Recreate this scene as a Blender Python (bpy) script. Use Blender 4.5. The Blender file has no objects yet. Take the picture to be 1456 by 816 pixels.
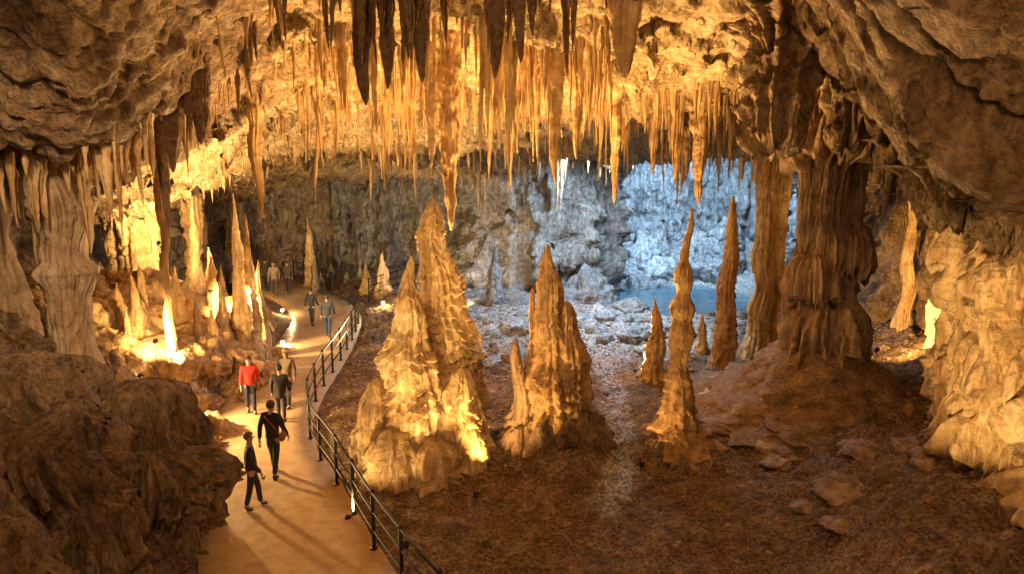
import bpy, math, random
import numpy as np
from mathutils import Vector, noise, Matrix
from mathutils.bvhtree import BVHTree
random.seed(7)
PI=math.pi
S=bpy.context.scene; C=S.collection
S.view_settings.view_transform='Standard'; S.view_settings.look='None'; S.view_settings.exposure=0
# ---------------------------------------------------------------- camera
CH=7.1; F=1000.0; SP=0.177; CP=math.sqrt(1-SP*SP)
cam=bpy.data.cameras.new('camera'); cam.lens=F/1456*36; cam.clip_end=300
co=bpy.data.objects.new('camera',cam); C.objects.link(co); co.location=(0,0,CH); co.rotation_euler=(PI/2-math.asin(SP),0,0); S.camera=co
def at(px,py,Y):
    x=(px-728)/F; y=(408-py)/F; dy=CP+y*SP; dz=-SP+y*CP; k=Y/dy
    return Vector((x*k,Y,CH+dz*k))
def gr(px,py,z=0.0):
    x=(px-728)/F; y=(408-py)/F; dy=CP+y*SP; dz=-SP+y*CP; k=(z-CH)/dz
    return Vector((x*k,dy*k,z))
def sst(x):
    x=np.clip(x,0,1); return x*x*(3-2*x)
# ---------------------------------------------------------------- materials
def rock(name,dark,mid,light,rough=.65,bump=.8,spec=.3,ns=.9,streak=True,fine=9,far=None,pits=.35,pebble=0,pale=None,bs=4.5,bd=.2):
    m=bpy.data.materials.new(name); m.use_nodes=True; N=m.node_tree.nodes; L=m.node_tree.links
    b=N['Principled BSDF']; geo=N.new('ShaderNodeNewGeometry')
    def mix(f,a,c):
        q=N.new('ShaderNodeMix'); q.data_type='RGBA'
        if hasattr(f,'links'): L.new(f,q.inputs['Factor'])
        else: q.inputs['Factor'].default_value=f
        for s,k in((a,'A'),(c,'B')):
            if hasattr(s,'links'): L.new(s,q.inputs[k])
            else: q.inputs[k].default_value=(*s,1)
        return q.outputs['Result']
    n1=N.new('ShaderNodeTexNoise'); n1.inputs['Scale'].default_value=ns; n1.inputs['Detail'].default_value=6; n1.inputs['Roughness'].default_value=.68
    L.new(geo.outputs['Position'],n1.inputs['Vector'])
    mp=N.new('ShaderNodeMapping'); mp.inputs['Scale'].default_value=(3.2,3.2,.5) if streak else (2,2,2); L.new(geo.outputs['Position'],mp.inputs['Vector'])
    n2=N.new('ShaderNodeTexNoise'); n2.inputs['Scale'].default_value=1.6; n2.inputs['Detail'].default_value=4; L.new(mp.outputs['Vector'],n2.inputs['Vector'])
    mx=N.new('ShaderNodeMix'); mx.inputs['Factor'].default_value=.5; L.new(n1.outputs['Fac'],mx.inputs['A']); L.new(n2.outputs['Fac'],mx.inputs['B'])
    r=N.new('ShaderNodeValToRGB'); e=r.color_ramp.elements
    e[0].position=.36; e[0].color=(*dark,1); e[1].position=.64; e[1].color=(*light,1); q=e.new(.5); q.color=(*mid,1)
    L.new(mx.outputs['Result'],r.inputs['Fac']); col=r.outputs['Color']
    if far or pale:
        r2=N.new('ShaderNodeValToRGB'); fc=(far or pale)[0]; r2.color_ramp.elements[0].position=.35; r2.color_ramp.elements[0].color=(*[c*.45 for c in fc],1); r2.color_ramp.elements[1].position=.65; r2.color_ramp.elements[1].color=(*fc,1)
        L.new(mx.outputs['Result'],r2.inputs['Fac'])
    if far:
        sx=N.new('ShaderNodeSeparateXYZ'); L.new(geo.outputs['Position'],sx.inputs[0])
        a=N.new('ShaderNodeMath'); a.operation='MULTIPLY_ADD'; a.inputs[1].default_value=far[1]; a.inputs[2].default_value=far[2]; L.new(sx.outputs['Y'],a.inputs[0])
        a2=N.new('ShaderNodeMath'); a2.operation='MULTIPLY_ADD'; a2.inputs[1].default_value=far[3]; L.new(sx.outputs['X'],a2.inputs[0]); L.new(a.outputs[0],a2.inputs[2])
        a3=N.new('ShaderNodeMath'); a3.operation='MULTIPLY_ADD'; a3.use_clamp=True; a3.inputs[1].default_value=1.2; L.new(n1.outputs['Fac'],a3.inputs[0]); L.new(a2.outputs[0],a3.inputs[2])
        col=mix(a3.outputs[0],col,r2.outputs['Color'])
    if pale:
        at_=N.new('ShaderNodeAttribute'); at_.attribute_name='pale'
        a3=N.new('ShaderNodeMath'); a3.operation='MULTIPLY_ADD'; a3.use_clamp=True; a3.inputs[1].default_value=3; L.new(n1.outputs['Fac'],a3.inputs[0])
        a4=N.new('ShaderNodeMath'); a4.operation='MULTIPLY_ADD'; a4.inputs[1].default_value=4; a4.inputs[2].default_value=-3.4; L.new(at_.outputs['Fac'],a4.inputs[0]); L.new(a4.outputs[0],a3.inputs[2])
        col=mix(a3.outputs[0],col,r2.outputs['Color'])
        rr=N.new('ShaderNodeMath'); rr.operation='MULTIPLY_ADD'; rr.inputs[1].default_value=-.35; rr.inputs[2].default_value=rough; L.new(a3.outputs[0],rr.inputs[0]); L.new(rr.outputs[0],b.inputs['Roughness'])
    nb=N.new('ShaderNodeTexNoise'); nb.inputs['Scale'].default_value=bs; nb.inputs['Detail'].default_value=6; nb.inputs['Roughness'].default_value=.7; L.new(geo.outputs['Position'],nb.inputs['Vector'])
    vo=N.new('ShaderNodeTexVoronoi'); vo.inputs['Scale'].default_value=fine
    mp2=N.new('ShaderNodeMapping'); mp2.inputs['Scale'].default_value=(1,1,.45) if streak else (1,1,1); L.new(geo.outputs['Position'],mp2.inputs['Vector']); L.new(mp2.outputs['Vector'],vo.inputs['Vector'])
    if pits:
        pr=N.new('ShaderNodeValToRGB'); pr.color_ramp.elements[0].position=.36; pr.color_ramp.elements[0].color=(1-pits,)*3+(1,); pr.color_ramp.elements[1].position=.56; pr.color_ramp.elements[1].color=(1.05,1.05,1.05,1)
        L.new(nb.outputs['Fac'],pr.inputs['Fac']); q=N.new('ShaderNodeMix'); q.data_type='RGBA'; q.blend_type='MULTIPLY'; q.inputs['Factor'].default_value=1; L.new(col,q.inputs['A']); L.new(pr.outputs['Color'],q.inputs['B']); col=q.outputs['Result']
    if pebble:
        sc=N.new('ShaderNodeSeparateColor'); L.new(vo.outputs['Color'],sc.inputs[0])
        pr=N.new('ShaderNodeValToRGB'); pr.color_ramp.elements[0].color=(.5,.5,.5,1); pr.color_ramp.elements[1].color=(1.6,1.57,1.55,1); L.new(sc.outputs[0],pr.inputs['Fac'])
        q=N.new('ShaderNodeMix'); q.data_type='RGBA'; q.blend_type='MULTIPLY'; q.inputs['Factor'].default_value=pebble; L.new(col,q.inputs['A']); L.new(pr.outputs['Color'],q.inputs['B']); col=q.outputs['Result']
    L.new(col,b.inputs['Base Color'])
    if not pale: b.inputs['Roughness'].default_value=rough
    b.inputs['Specular IOR Level'].default_value=spec
    s1=N.new('ShaderNodeMath'); s1.operation='MULTIPLY_ADD'; s1.inputs[1].default_value=-.5 if pebble else .35; L.new(vo.outputs['Distance'],s1.inputs[0])
    s0=N.new('ShaderNodeMath'); s0.operation='MULTIPLY'; s0.inputs[1].default_value=1.5; L.new(nb.outputs['Fac'],s0.inputs[0]); L.new(s0.outputs[0],s1.inputs[2])
    s2=N.new('ShaderNodeMath'); s2.operation='MULTIPLY_ADD'; s2.inputs[1].default_value=.9; L.new(n2.outputs['Fac'],s2.inputs[0]); L.new(s1.outputs[0],s2.inputs[2])
    b1=N.new('ShaderNodeBump'); b1.inputs['Strength'].default_value=bump; b1.inputs['Distance'].default_value=bd; L.new(s2.outputs[0],b1.inputs['Height'])
    L.new(b1.outputs['Normal'],b.inputs['Normal'])
    return m
def plain(name,col,rough=.6,metal=0,bump=0,scale=20,emit=0,bd=.03):
    m=bpy.data.materials.new(name); m.use_nodes=True; N=m.node_tree.nodes; L=m.node_tree.links; b=N['Principled BSDF']
    n=N.new('ShaderNodeTexNoise'); n.inputs['Scale'].default_value=scale; n.inputs['Detail'].default_value=3
    tc=N.new('ShaderNodeTexCoord'); L.new(tc.outputs['Object'],n.inputs['Vector'])
    r=N.new('ShaderNodeValToRGB'); r.color_ramp.elements[0].position=.3; r.color_ramp.elements[0].color=(*[c*.7 for c in col],1); r.color_ramp.elements[1].position=.7; r.color_ramp.elements[1].color=(*col,1)
    L.new(n.outputs['Fac'],r.inputs['Fac']); L.new(r.outputs['Color'],b.inputs['Base Color'])
    b.inputs['Roughness'].default_value=rough; b.inputs['Metallic'].default_value=metal
    if bump:
        bb=N.new('ShaderNodeBump'); bb.inputs['Strength'].default_value=bump; bb.inputs['Distance'].default_value=bd; L.new(n.outputs['Fac'],bb.inputs['Height']); L.new(bb.outputs['Normal'],b.inputs['Normal'])
    if emit: b.inputs['Emission Color'].default_value=(*col,1); b.inputs['Emission Strength'].default_value=emit
    return m
M_gold=rock('limestone_gold',(.30,.17,.07),(.56,.38,.18),(.74,.56,.32),bump=.5,fine=12)
M_amber=rock('limestone_amber',(.22,.12,.05),(.44,.27,.12),(.62,.43,.22),bump=.55,fine=12)
M_pale=rock('limestone_pale',(.26,.17,.10),(.45,.33,.20),(.62,.49,.34),bump=.5,pits=.3)
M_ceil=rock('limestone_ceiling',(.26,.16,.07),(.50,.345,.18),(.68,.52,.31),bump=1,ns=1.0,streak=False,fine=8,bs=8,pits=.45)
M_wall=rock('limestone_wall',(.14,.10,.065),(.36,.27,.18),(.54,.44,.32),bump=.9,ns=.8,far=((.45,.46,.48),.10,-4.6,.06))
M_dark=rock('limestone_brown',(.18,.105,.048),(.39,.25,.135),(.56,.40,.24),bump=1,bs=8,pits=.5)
M_umber=rock('limestone_umber',(.13,.078,.043),(.31,.205,.12),(.50,.36,.22),bump=.5,fine=14,pits=.3)
M_tite=rock('limestone_stalactite',(.24,.13,.05),(.48,.32,.15),(.66,.49,.28),bump=.35,ns=1.4,fine=14,pits=.2)
M_grey=rock('limestone_grey',(.18,.18,.18),(.38,.39,.40),(.60,.61,.62),bump=.9,ns=1.1,pits=.5)
M_rear=rock('limestone_rear',(.17,.145,.12),(.36,.33,.29),(.56,.53,.48),bump=.9,ns=1.1,pits=.5)
M_earth=rock('packed_earth',(.15,.09,.05),(.23,.15,.085),(.32,.215,.13),rough=.85,bump=.45,spec=.12,streak=False,fine=22,bs=12,bd=.06,pits=.25,pebble=.6)
M_floor=rock('cave_ground',(.105,.065,.04),(.175,.115,.07),(.265,.185,.118),rough=.9,bump=.7,ns=1.0,streak=False,fine=20,spec=.1,pale=((.46,.45,.44),),pebble=.95,bs=12,bd=.07,pits=.3)
M_path=rock('path_concrete',(.42,.28,.16),(.49,.34,.20),(.56,.41,.25),rough=.45,bump=.08,ns=.8,streak=False,fine=25,pits=.1)
M_rail=plain('black_painted_steel',(.025,.022,.02),.5,.3)
M_hous=plain('lamp_housing',(.05,.05,.05),.5,.5)
M_lens=plain('lamp_lens',(1,.75,.4),.3,emit=12)
M_globe=plain('lamp_globe',(1,.74,.38),.3,emit=700)
# ---------------------------------------------------------------- helpers
def tag(o,label=None,cat=None,group=None,kind=None):
    if label:o['label']=label
    if cat:o['category']=cat
    if group:o['group']=group
    if kind:o['kind']=kind
    return o
def obj(name,V,Fc,mat,parent=None,loc=None,smooth=True):
    me=bpy.data.meshes.new(name); me.from_pydata([tuple(v) for v in V],[],Fc); me.materials.append(mat)
    if smooth: me.polygons.foreach_set('use_smooth',[True]*len(me.polygons))
    me.update(); o=bpy.data.objects.new(name,me); C.objects.link(o)
    if parent:o.parent=parent
    if loc is not None:o.location=loc
    return o
def empty(name,loc,rz=0):
    o=bpy.data.objects.new(name,None); C.objects.link(o); o.location=loc; o.rotation_euler=(0,0,rz); o.empty_display_size=.2; return o
def gridfaces(nu,nv,flip=False):
    a=np.arange((nu-1)*(nv-1)); i=a//(nv-1); j=a%(nv-1); k=i*nv+j
    f=np.stack([k,k+1,k+nv+1,k+nv],1)
    if flip:f=f[:,::-1]
    return f.tolist()
def frac(P,s,o,off=0.0):
    return np.array([noise.fractal(Vector((p[0]*s+off,p[1]*s,p[2]*s)),1.0,2.0,o) for p in P])
def ridged(P,s,o,off=0.0):
    return np.array([noise.ridged_multi_fractal(Vector((p[0]*s+off,p[1]*s,p[2]*s+off)),1,2,o,1,2) for p in P])-1
def lathe_data(prof,H,nt,nz,seed,fl=.12,fk=2.4,tier=0,tf=1.2,lump=.15,ls=1.0,lean=(0,0),inv=False,wander=0,base=(0,0,0),dr=1.0,jag=0,fz_=.22,irr=1.0):
    V=[];Fc=[]; ts=[p[0] for p in prof]; rs=[p[1] for p in prof]; N=noise.noise
    sg=-1 if inv else 1
    for j in range(nz):
        t=j/(nz-1); z=t*H; R0=float(np.interp(t,ts,rs))
        cx=base[0]+lean[0]*t+wander*N(Vector((seed,z*.8,0))); cy=base[1]+lean[1]*t+wander*N(Vector((0,seed,z*.8)))
        for i in range(nt):
            th=2*PI*i/nt; c=math.cos(th); s=math.sin(th)
            f=abs(N(Vector((c*fk+seed,s*fk,z*fz_))))*2-.45
            r=1+fl*f
            if lump: r+=lump*noise.fractal(Vector((c*R0*ls+seed,s*R0*ls+7,z*ls)),1,2,3)
            if tier:
                f2=N(Vector((c*fk*2.6,s*fk*2.6+seed,z*.5))); f3=abs(N(Vector((c*fk*5,s*fk*5+seed,z*.6))))
                r+=fl*(.45*f2+.45*f3)
                ph=z*tf+dr*(.40*f2+.7*f3)+irr*(1.0*N(Vector((c*.9,s*.9,seed+z*.5)))+.6*N(Vector((c*2.2,s*2.2,seed+z*1.3))))
                q=ph-math.floor(ph); am=max(.05,.15+3.0*abs(N(Vector((math.floor(ph)*3.7,c*1.6,s*1.6+seed)))))
                r+=tier*am*((1-q)**1.4-.35)*(1.0 if q>.08 else q/.08)
            r*=R0; zz=z
            if jag: zz+=jag*t*t*(abs(N(Vector((c*fk*3+seed,s*fk*3,1))))*2-.3)
            V.append((cx+c*r,cy+s*r,base[2]+sg*zz))
    for j in range(nz-1):
        for i in range(nt):
            a=j*nt+i; b=j*nt+(i+1)%nt
            Fc.append((a,b,b+nt,a+nt) if not inv else (a,a+nt,b+nt,b))
    k=len(V); t=V[-nt:]; V.append((sum(v[0] for v in t)/nt,sum(v[1] for v in t)/nt,sum(v[2] for v in t)/nt))
    for i in range(nt):
        a=(nz-1)*nt+i; b=(nz-1)*nt+(i+1)%nt; Fc.append((a,b,k) if not inv else (a,k,b))
    return V,Fc
def lathe(name,mat,parent=None,loc=None,**k):
    V,Fc=lathe_data(**k); return obj(name,V,Fc,mat,parent,loc)
def tube(pts,r,n=8):
    V=[];Fc=[]; P=[Vector(p) for p in pts]
    rr=r if isinstance(r,(list,tuple)) else [r]*len(P)
    for j,p in enumerate(P):
        d=(P[min(j+1,len(P)-1)]-P[max(j-1,0)]).normalized(); u=d.cross(Vector((0,0,1)))
        if u.length<.05:u=d.cross(Vector((1,0,0)))
        u.normalize(); w=d.cross(u)
        for i in range(n):
            th=2*PI*i/n; V.append(p+(u*math.cos(th)+w*math.sin(th))*rr[j])
    for j in range(len(P)-1):
        for i in range(n):
            a=j*n+i;b=j*n+(i+1)%n; Fc.append((a,a+n,b+n,b))
    Fc.append(tuple(range(n))); Fc.append(tuple(range((len(P)-1)*n,len(P)*n))[::-1])
    return V,Fc
def join(parts):
    V=[];Fc=[]
    for v,f in parts:
        k=len(V); V+=[tuple(x) for x in v]; Fc+=[tuple(i+k for i in q) for q in f]
    return V,Fc
def ell(c,r,nu=14,nv=10):
    V=[];Fc=[]
    for j in range(nv+1):
        ph=PI*j/nv-PI/2
        for i in range(nu):
            th=2*PI*i/nu; V.append((c[0]+r[0]*math.cos(ph)*math.cos(th),c[1]+r[1]*math.cos(ph)*math.sin(th),c[2]+r[2]*math.sin(ph)))
    for j in range(nv):
        for i in range(nu):
            a=j*nu+i;b=j*nu+(i+1)%nu; Fc.append((a,b,b+nu,a+nu))
    return V,Fc
def catmull(P,n):
    P=[Vector(p) for p in P]; out=[]
    for i in range(len(P)-1):
        p0=P[max(i-1,0)];p1=P[i];p2=P[i+1];p3=P[min(i+2,len(P)-1)]
        for k in range(n):
            t=k/n; out.append(.5*((2*p1)+(p2-p0)*t+(2*p0-5*p1+4*p2-p3)*t*t+(3*p1-p0-3*p2+p3)*t**3))
    out.append(P[-1]); return out
def resample(P,ds):
    L=[0]
    for a,b in zip(P,P[1:]): L.append(L[-1]+(b-a).length)
    n=max(2,int(L[-1]/ds)); out=[]
    for s in np.linspace(0,L[-1],n+1):
        k=min(max(np.searchsorted(L,s)-1,0),len(P)-2); t=(s-L[k])/max(L[k+1]-L[k],1e-9); out.append(P[k].lerp(P[k+1],float(t)))
    return out
# ================================================================ people
def skin(name,verts,edges,rad,mat,parent,sub=2,extra=None):
    me=bpy.data.meshes.new(name); me.from_pydata(verts,edges,[]); o=bpy.data.objects.new(name,me); C.objects.link(o)
    sk=o.modifiers.new('s','SKIN'); sb=o.modifiers.new('b','SUBSURF'); sb.levels=sub; sb.render_levels=sub
    d=me.skin_vertices[0].data
    for i,r in enumerate(rad): d[i].radius=(r,r) if not isinstance(r,tuple) else r; d[i].use_root=(i==0)
    dg=bpy.context.evaluated_depsgraph_get(); m2=bpy.data.meshes.new_from_object(o.evaluated_get(dg))
    V=[v.co[:] for v in m2.vertices]; Fc=[tuple(p.vertices) for p in m2.polygons]
    bpy.data.objects.remove(o)
    if extra: V,Fc=join([(V,Fc)]+extra)
    return obj(name,V,Fc,mat,parent)
M_skin=plain('skin',(.50,.31,.21),.55)
M_eye=plain('eye_dark',(.03,.02,.015),.3)
def cloth(name,c): return plain(name,c,.85,bump=.3,scale=30)
def person(name_loc,rz,h,jc,tc,hc,label,stride=.25,swing=.25,longhair=False,coat=0,group=None):
    P=empty('person',name_loc,rz); tag(P,label,'person',group); P.scale=(h/1.75,)*3
    mj=cloth('jacket_cloth',jc); mt=cloth('trouser_cloth',tc); mh=plain('hair',hc,.7,bump=.5,scale=60); ms=plain('shoe_leather',(.04,.03,.025),.6)
    st=stride/2; hipz=.93
    J={}
    J['pel']=(0,0,hipz); J['wai']=(0,-.005,1.10); J['che']=(0,0,1.30); J['nec']=(0,.015,1.47); J['nk2']=(0,.0,1.53); J['hed']=(0,-.01,1.61); J['hd2']=(0,-.01,1.69)
    for s,n in((-1,'l'),(1,'r')):
        f=s*st
        J['hip'+n]=(s*.095,0,hipz-.06); J['kne'+n]=(s*.10,-f*.55-.03,.50); J['ank'+n]=(s*.105,-f,.09+(.05 if f<0 else 0))
        J['heel'+n]=(s*.105,-f+.04,.045); J['toe'+n]=(s*.115,-f-.15,.035)
        a=-s*swing
        J['sho'+n]=(s*.185,.01,1.42); J['elb'+n]=(s*.235,-a*.35+.03,1.14); J['wri'+n]=(s*.235,-a*.9-.05,.90); J['pal'+n]=(s*.232,-a*1.1-.06,.82)
    K=['pel','wai','che','nec','nk2','hed','hd2']; R=[(.12,.10),(.11,.09),(.13,.10),.055,.055,.088,.075]; E=[(0,1),(1,2),(2,3),(3,4),(4,5),(5,6)]
    for n in 'lr':
        b=len(K); K+=['hip'+n,'kne'+n,'ank'+n,'toe'+n,'sho'+n,'elb'+n,'wri'+n,'pal'+n]; R+=[.085,.055,.038,.03,.055,.038,.026,.034]
        E+=[(0,b),(b,b+1),(b+1,b+2),(b+2,b+3),(2,b+4),(b+4,b+5),(b+5,b+6),(b+6,b+7)]
    ex=[]
    for s,n in((-1,'l'),(1,'r')):
        p=Vector(J['pal'+n])
        for q in range(4):
            L=[.075,.085,.08,.06][q]; y=-.03+.02*q; ex.append(tube([p+Vector((0,y,-.02)),p+Vector((-s*.004,y,-.02-L*.55)),p+Vector((-s*.018,y,-.02-L))],[.0095,.009,.007],6))
        ex.append(tube([p+Vector((0,-.03,.01)),p+Vector((-s*.01,-.055,-.015)),p+Vector((-s*.02,-.06,-.045))],[.011,.010,.008],6))
        ex.append(ell((s*.088,0,1.64),(.012,.02,.03),8,6))
    ex.append(tube([(0,-.09,1.665),(0,-.112,1.635),(0,-.095,1.622)],[.008,.015,.012],6))
    ex.append(tube([(-.022,-.094,1.592),(0,-.1,1.59),(.022,-.094,1.592)],[.004,.007,.004],6))
    skin('body',[J[k] for k in K],E,R,M_skin,P,extra=ex)
    for s in(-1,1):
        v,f=ell((s*.032,-.088,1.655),(.012,.008,.008),8,6); obj('eye',v,f,M_eye,P)
    low=.86-coat
    V=[J['che'],J['wai'],(0,0,.99),(0,0,low),(0,.01,1.45)]; R=[(.165,.135),(.15,.13),(.165,.14),(.175,.15),(.075,.075)]; E=[(0,1),(1,2),(2,3),(0,4)]
    for n in 'lr':
        b=len(V); V+=[J['sho'+n],J['elb'+n],J['wri'+n]]; R+=[.075,.058,.046]; E+=[(0,b),(b,b+1),(b+1,b+2)]
    skin('jacket',V,E,R,mj,P)
    V=[(0,0,.97),(0,0,.88)]; R=[(.135,.115),(.14,.12)]; E=[(0,1)]
    for n in 'lr':
        b=len(V); a=Vector(J['ank'+n]); V+=[J['hip'+n],J['kne'+n],tuple(a+Vector((0,0,-.01)))]; R+=[.095,.07,.055]; E+=[(1,b),(b,b+1),(b+1,b+2)]
    skin('trousers',V,E,R,mt,P)
    for n in 'lr':
        skin('shoe',[J['heel'+n],J['toe'+n],tuple(Vector(J['ank'+n])+Vector((0,0,-.01)))],[(0,1),(0,2)],[.05,.042,.05],ms,P,sub=1)
    V,Fc=ell((0,.012,1.675),(.098,.108,.098),20,16)
    V2=[]
    for x,y,z in V:
        n=1+.05*noise.noise(Vector((x*30,y*30,z*30)))
        if y<-.05 and z<1.70: y=-.05-(y+.05)*.2
        if longhair and z<1.64 and y>-.03: z=z-(1.64-z)*2.6
        V2.append((x*n,y,z))
    obj('hair',V2,Fc,mh,P)
    return P
def pl(px,py,z=.01): return gr(px,py,z)
pA=pl(391,676); person(pA,PI-.15,1.80,(.02,.018,.02),(.025,.025,.035),(.07,.035,.02),'person in black jacket walking away with a brown shoulder bag',.42,.2)
pB=pl(361,722); person(pB,PI*.62,1.66,(.04,.03,.025),(.03,.03,.04),(.16,.09,.045),'person in dark brown top nearest the camera walking along the path',.3,.15)
pC=pl(358,586); person(pC,.25,1.66,(.62,.02,.015),(.02,.025,.05),(.09,.03,.02),'person in bright red jacket and dark trousers on the walkway',.2,.12)
pD=pl(401,598); person(pD,PI+.1,1.6,(.025,.02,.02),(.03,.03,.035),(.05,.03,.02),'person in black coat standing just right of the red jacket',.25,.1,coat=.18)
pE=pl(410,578); person(pE,-.3,1.78,(.17,.12,.08),(.04,.04,.05),(.40,.26,.11),'blond person in tan jacket behind the black coat',.2,.1,longhair=True)
pF=pl(444,462); person(pF,PI-.2,1.66,(.03,.03,.04),(.03,.03,.05),(.06,.04,.03),'person in black jacket, left one of the pair by the bend',.35,.2)
pG=pl(467,478); person(pG,PI,1.74,(.05,.06,.09),(.035,.06,.13),(.06,.04,.03),'person in navy jacket and blue jeans, right one of the pair',.35,.2)
pH=pl(391,422); person(pH,.2,1.85,(.30,.22,.15),(.08,.07,.07),(.12,.07,.04),'distant person in beige jacket near the far end of the walkway',.3,.2)
pI=pl(379,412); person(pI,PI,1.75,(.06,.05,.05),(.04,.04,.05),(.05,.03,.02),'farthest person in dark clothes where the walkway disappears',.3,.2)
pJ=pl(410,418); person(pJ,.1,1.75,(.10,.07,.06),(.04,.04,.05),(.05,.03,.02),'distant person in brown clothes beside the beige jacket',.3,.2)
M_bag=plain('brown_leather',(.22,.08,.03),.5)
bg=empty('shoulder_bag',pA,PI-.15); tag(bg,'brown leather shoulder bag at the hip of the black jacketed walker','bag')
v,f=ell((-.24,-.02,.98),(.05,.16,.13),14,10); obj('pouch',v,f,M_bag,bg)
v,f=tube([(-.22,.12,1.05),(-.1,.17,1.3),(.1,.12,1.47),(.12,0,1.50),(.05,-.13,1.40),(-.12,-.19,1.2),(-.23,-.14,1.05)],.014,6); obj('strap',v,f,M_bag,bg)
# ================================================================ walkway line
cl=[gr(*p) for p in[(424,816),(400,750),(380,695),(360,648),(364,600),(396,550),(430,510),(457,472),(464,448),(446,428),(415,413),(388,402)]]
cl=[Vector((.4,5,0)),Vector((-2.2,8.6,0))]+cl+[Vector((-15.5,41.5,0))]
cl=resample(catmull(cl,14),.3)
CL=np.array([(p.x,p.y) for p in cl])
HW=1.5
def pathdist(X,Y):
    best=np.full(X.shape,1e9); sgn=np.zeros(X.shape)
    for (a,b) in zip(CL[:-1],CL[1:]):
        d=b-a; l2=(d**2).sum(); t=np.clip(((X-a[0])*d[0]+(Y-a[1])*d[1])/l2,0,1)
        qx=X-(a[0]+t*d[0]); qy=Y-(a[1]+t*d[1]); D=np.hypot(qx,qy); cr=d[0]*(Y-a[1])-d[1]*(X-a[0])
        m=D<best; best=np.where(m,D,best); sgn=np.where(m,np.sign(cr),sgn)
    return best,sgn
# ================================================================ floor
nu,nv=460,520
ys=6*(62/6)**np.linspace(0,1,nv); us=np.linspace(-1,1,nu)
Yg=np.tile(ys,(nu,1)); Xg=us[:,None]*(0.82*Yg+4)
X=Xg.ravel();Y=Yg.ravel()
P0=np.stack([X,Y,np.zeros_like(X)],1)
D,sg=pathdist(X,Y)
f1=frac(P0,.45,5,3.1); f2=frac(P0,1.6,5,9.0); rid=ridged(P0,.5,4,4); rid2=ridged(P0,1.7,4,14)
e=np.maximum(D-HW-.08,0)
nearw=1-sst((Y-16)/4)
bank_near=3.7*sst((e-.3)/3.4)+.12*e
bank_far=1.15*sst(e/.6)+.9*sst((e-1.5)/3)+.16*e
left=np.where(sg>0,1,0)*(nearw*bank_near+(1-nearw)*bank_far)
left*=1-.88*sst((Y-26)/4)*(1-sst((e-5)/4))
left*=np.where(Y>34,sst((42-Y)/8)*.8+.2,1)
u=X/np.maximum(Y,1)
rightb=1.5*sst((u-.40)/.3)*sst((34-Y)/6)
rock_amt=np.where(sg>0,(.5+.7*sst(e/1.5))*(1-.6*sst((Y-26)/4)),.10+.46*sst((Y-20)/8)+.45*sst((u-.3)/.25)+.9*sst((Y-41)/3)*(X>3))
Z=-.14+left+rightb+(f1*.55+f2*.25+rid*.22+rid2*.16)*rock_amt*sst(e/.6)
Z+=np.where((sg<=0)&(Y>22),.3*sst((Y-22)/8)*sst(e/3),0)
Z+=1.6*sst((Y-42)/5)*sst((X-3)/3)
pool=sst((1.3-np.hypot((X-8.1)/4.6,(Y-37.3)/4.8))*2.2); Z=Z*(1-pool)+(-1.1)*pool
mound=lambda cx,cy,r,h: h*sst(1-np.hypot(X-cx,Y-cy)/r)
Z+=mound(8.0,18.6,6.5,.6)+mound(-2.2,15.6,3.0,.35)*(D>1.7)+mound(1.0,16,3.2,.9)+mound(3.9,16.4,2,.45)+mound(6.2,12.5,4,.35)+mound(2.5,12,3,.15)
Z+=.16*frac(P0,.9,4,77)*(sg<=0)*sst(e/1)
tr=np.array([[1.9,13.6],[2.5,15],[2.9,18],[3.3,22],[3.0,27],[4,33]])
td=np.full(X.shape,1e9)
for a,b in zip(tr[:-1],tr[1:]):
    d=b-a; t=np.clip(((X-a[0])*d[0]+(Y-a[1])*d[1])/(d@d),0,1); td=np.minimum(td,np.hypot(X-a[0]-t*d[0],Y-a[1]-t*d[1]))
pale=np.maximum(sst((Y-19.5-.25*np.maximum(X-3,0)**1.3)/8),.72*sst(1-td/1.1))*(sg<=0)*sst((D-2)/3)
pale*=np.where(X>8,sst((13-X)/5),1); pale=np.where((Y>31)&(X>3),1,pale)
Z=np.where(D<HW+.05,-.14,Z)
P=np.stack([X+.3*frac(P0,.9,3,40)*(left>.3),Y,Z],1)
P[:,0]+=.22*frac(P,2.2,4,70)*(left>.5)
FF=gridfaces(nu,nv,True)
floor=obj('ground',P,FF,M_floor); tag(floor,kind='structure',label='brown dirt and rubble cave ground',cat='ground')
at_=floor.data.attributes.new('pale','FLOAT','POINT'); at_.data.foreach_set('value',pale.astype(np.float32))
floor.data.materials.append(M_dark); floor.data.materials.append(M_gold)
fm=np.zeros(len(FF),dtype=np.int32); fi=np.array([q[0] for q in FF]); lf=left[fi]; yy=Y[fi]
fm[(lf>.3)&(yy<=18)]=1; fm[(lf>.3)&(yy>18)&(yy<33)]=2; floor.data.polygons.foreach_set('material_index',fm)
fb=BVHTree.FromPolygons(P.tolist(),FF)
def fz(x,y):
    h=fb.ray_cast(Vector((x,y,30)),Vector((0,0,-1))); return h[0].z if h[0] else 0
V=[];n=len(cl);W=[-HW-.04,-HW-.02,-.9,-.45,0,.45,.9,HW+.02,HW+.04]
for i,p in enumerate(cl):
    d=(cl[min(i+1,n-1)]-cl[max(i-1,0)]).normalized(); nn=Vector((d.y,-d.x,0))
    for k,w in enumerate(W):
        ww=w+(.05*noise.noise(p*1.5)if abs(w)>1 else 0)
        V.append(p+nn*ww+Vector((0,0,-.35 if k in(0,8) else 0)))
obj_path=obj('walkway',V,gridfaces(n,len(W)),M_path); tag(obj_path,kind='structure',label='smooth concrete walkway curving through the cave',cat='walkway')
V=[]
for i in range(48):
    a=2*PI*i/48; V.append((8.1+6.6*math.cos(a),37.6+6.6*math.sin(a),-.3))
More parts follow.
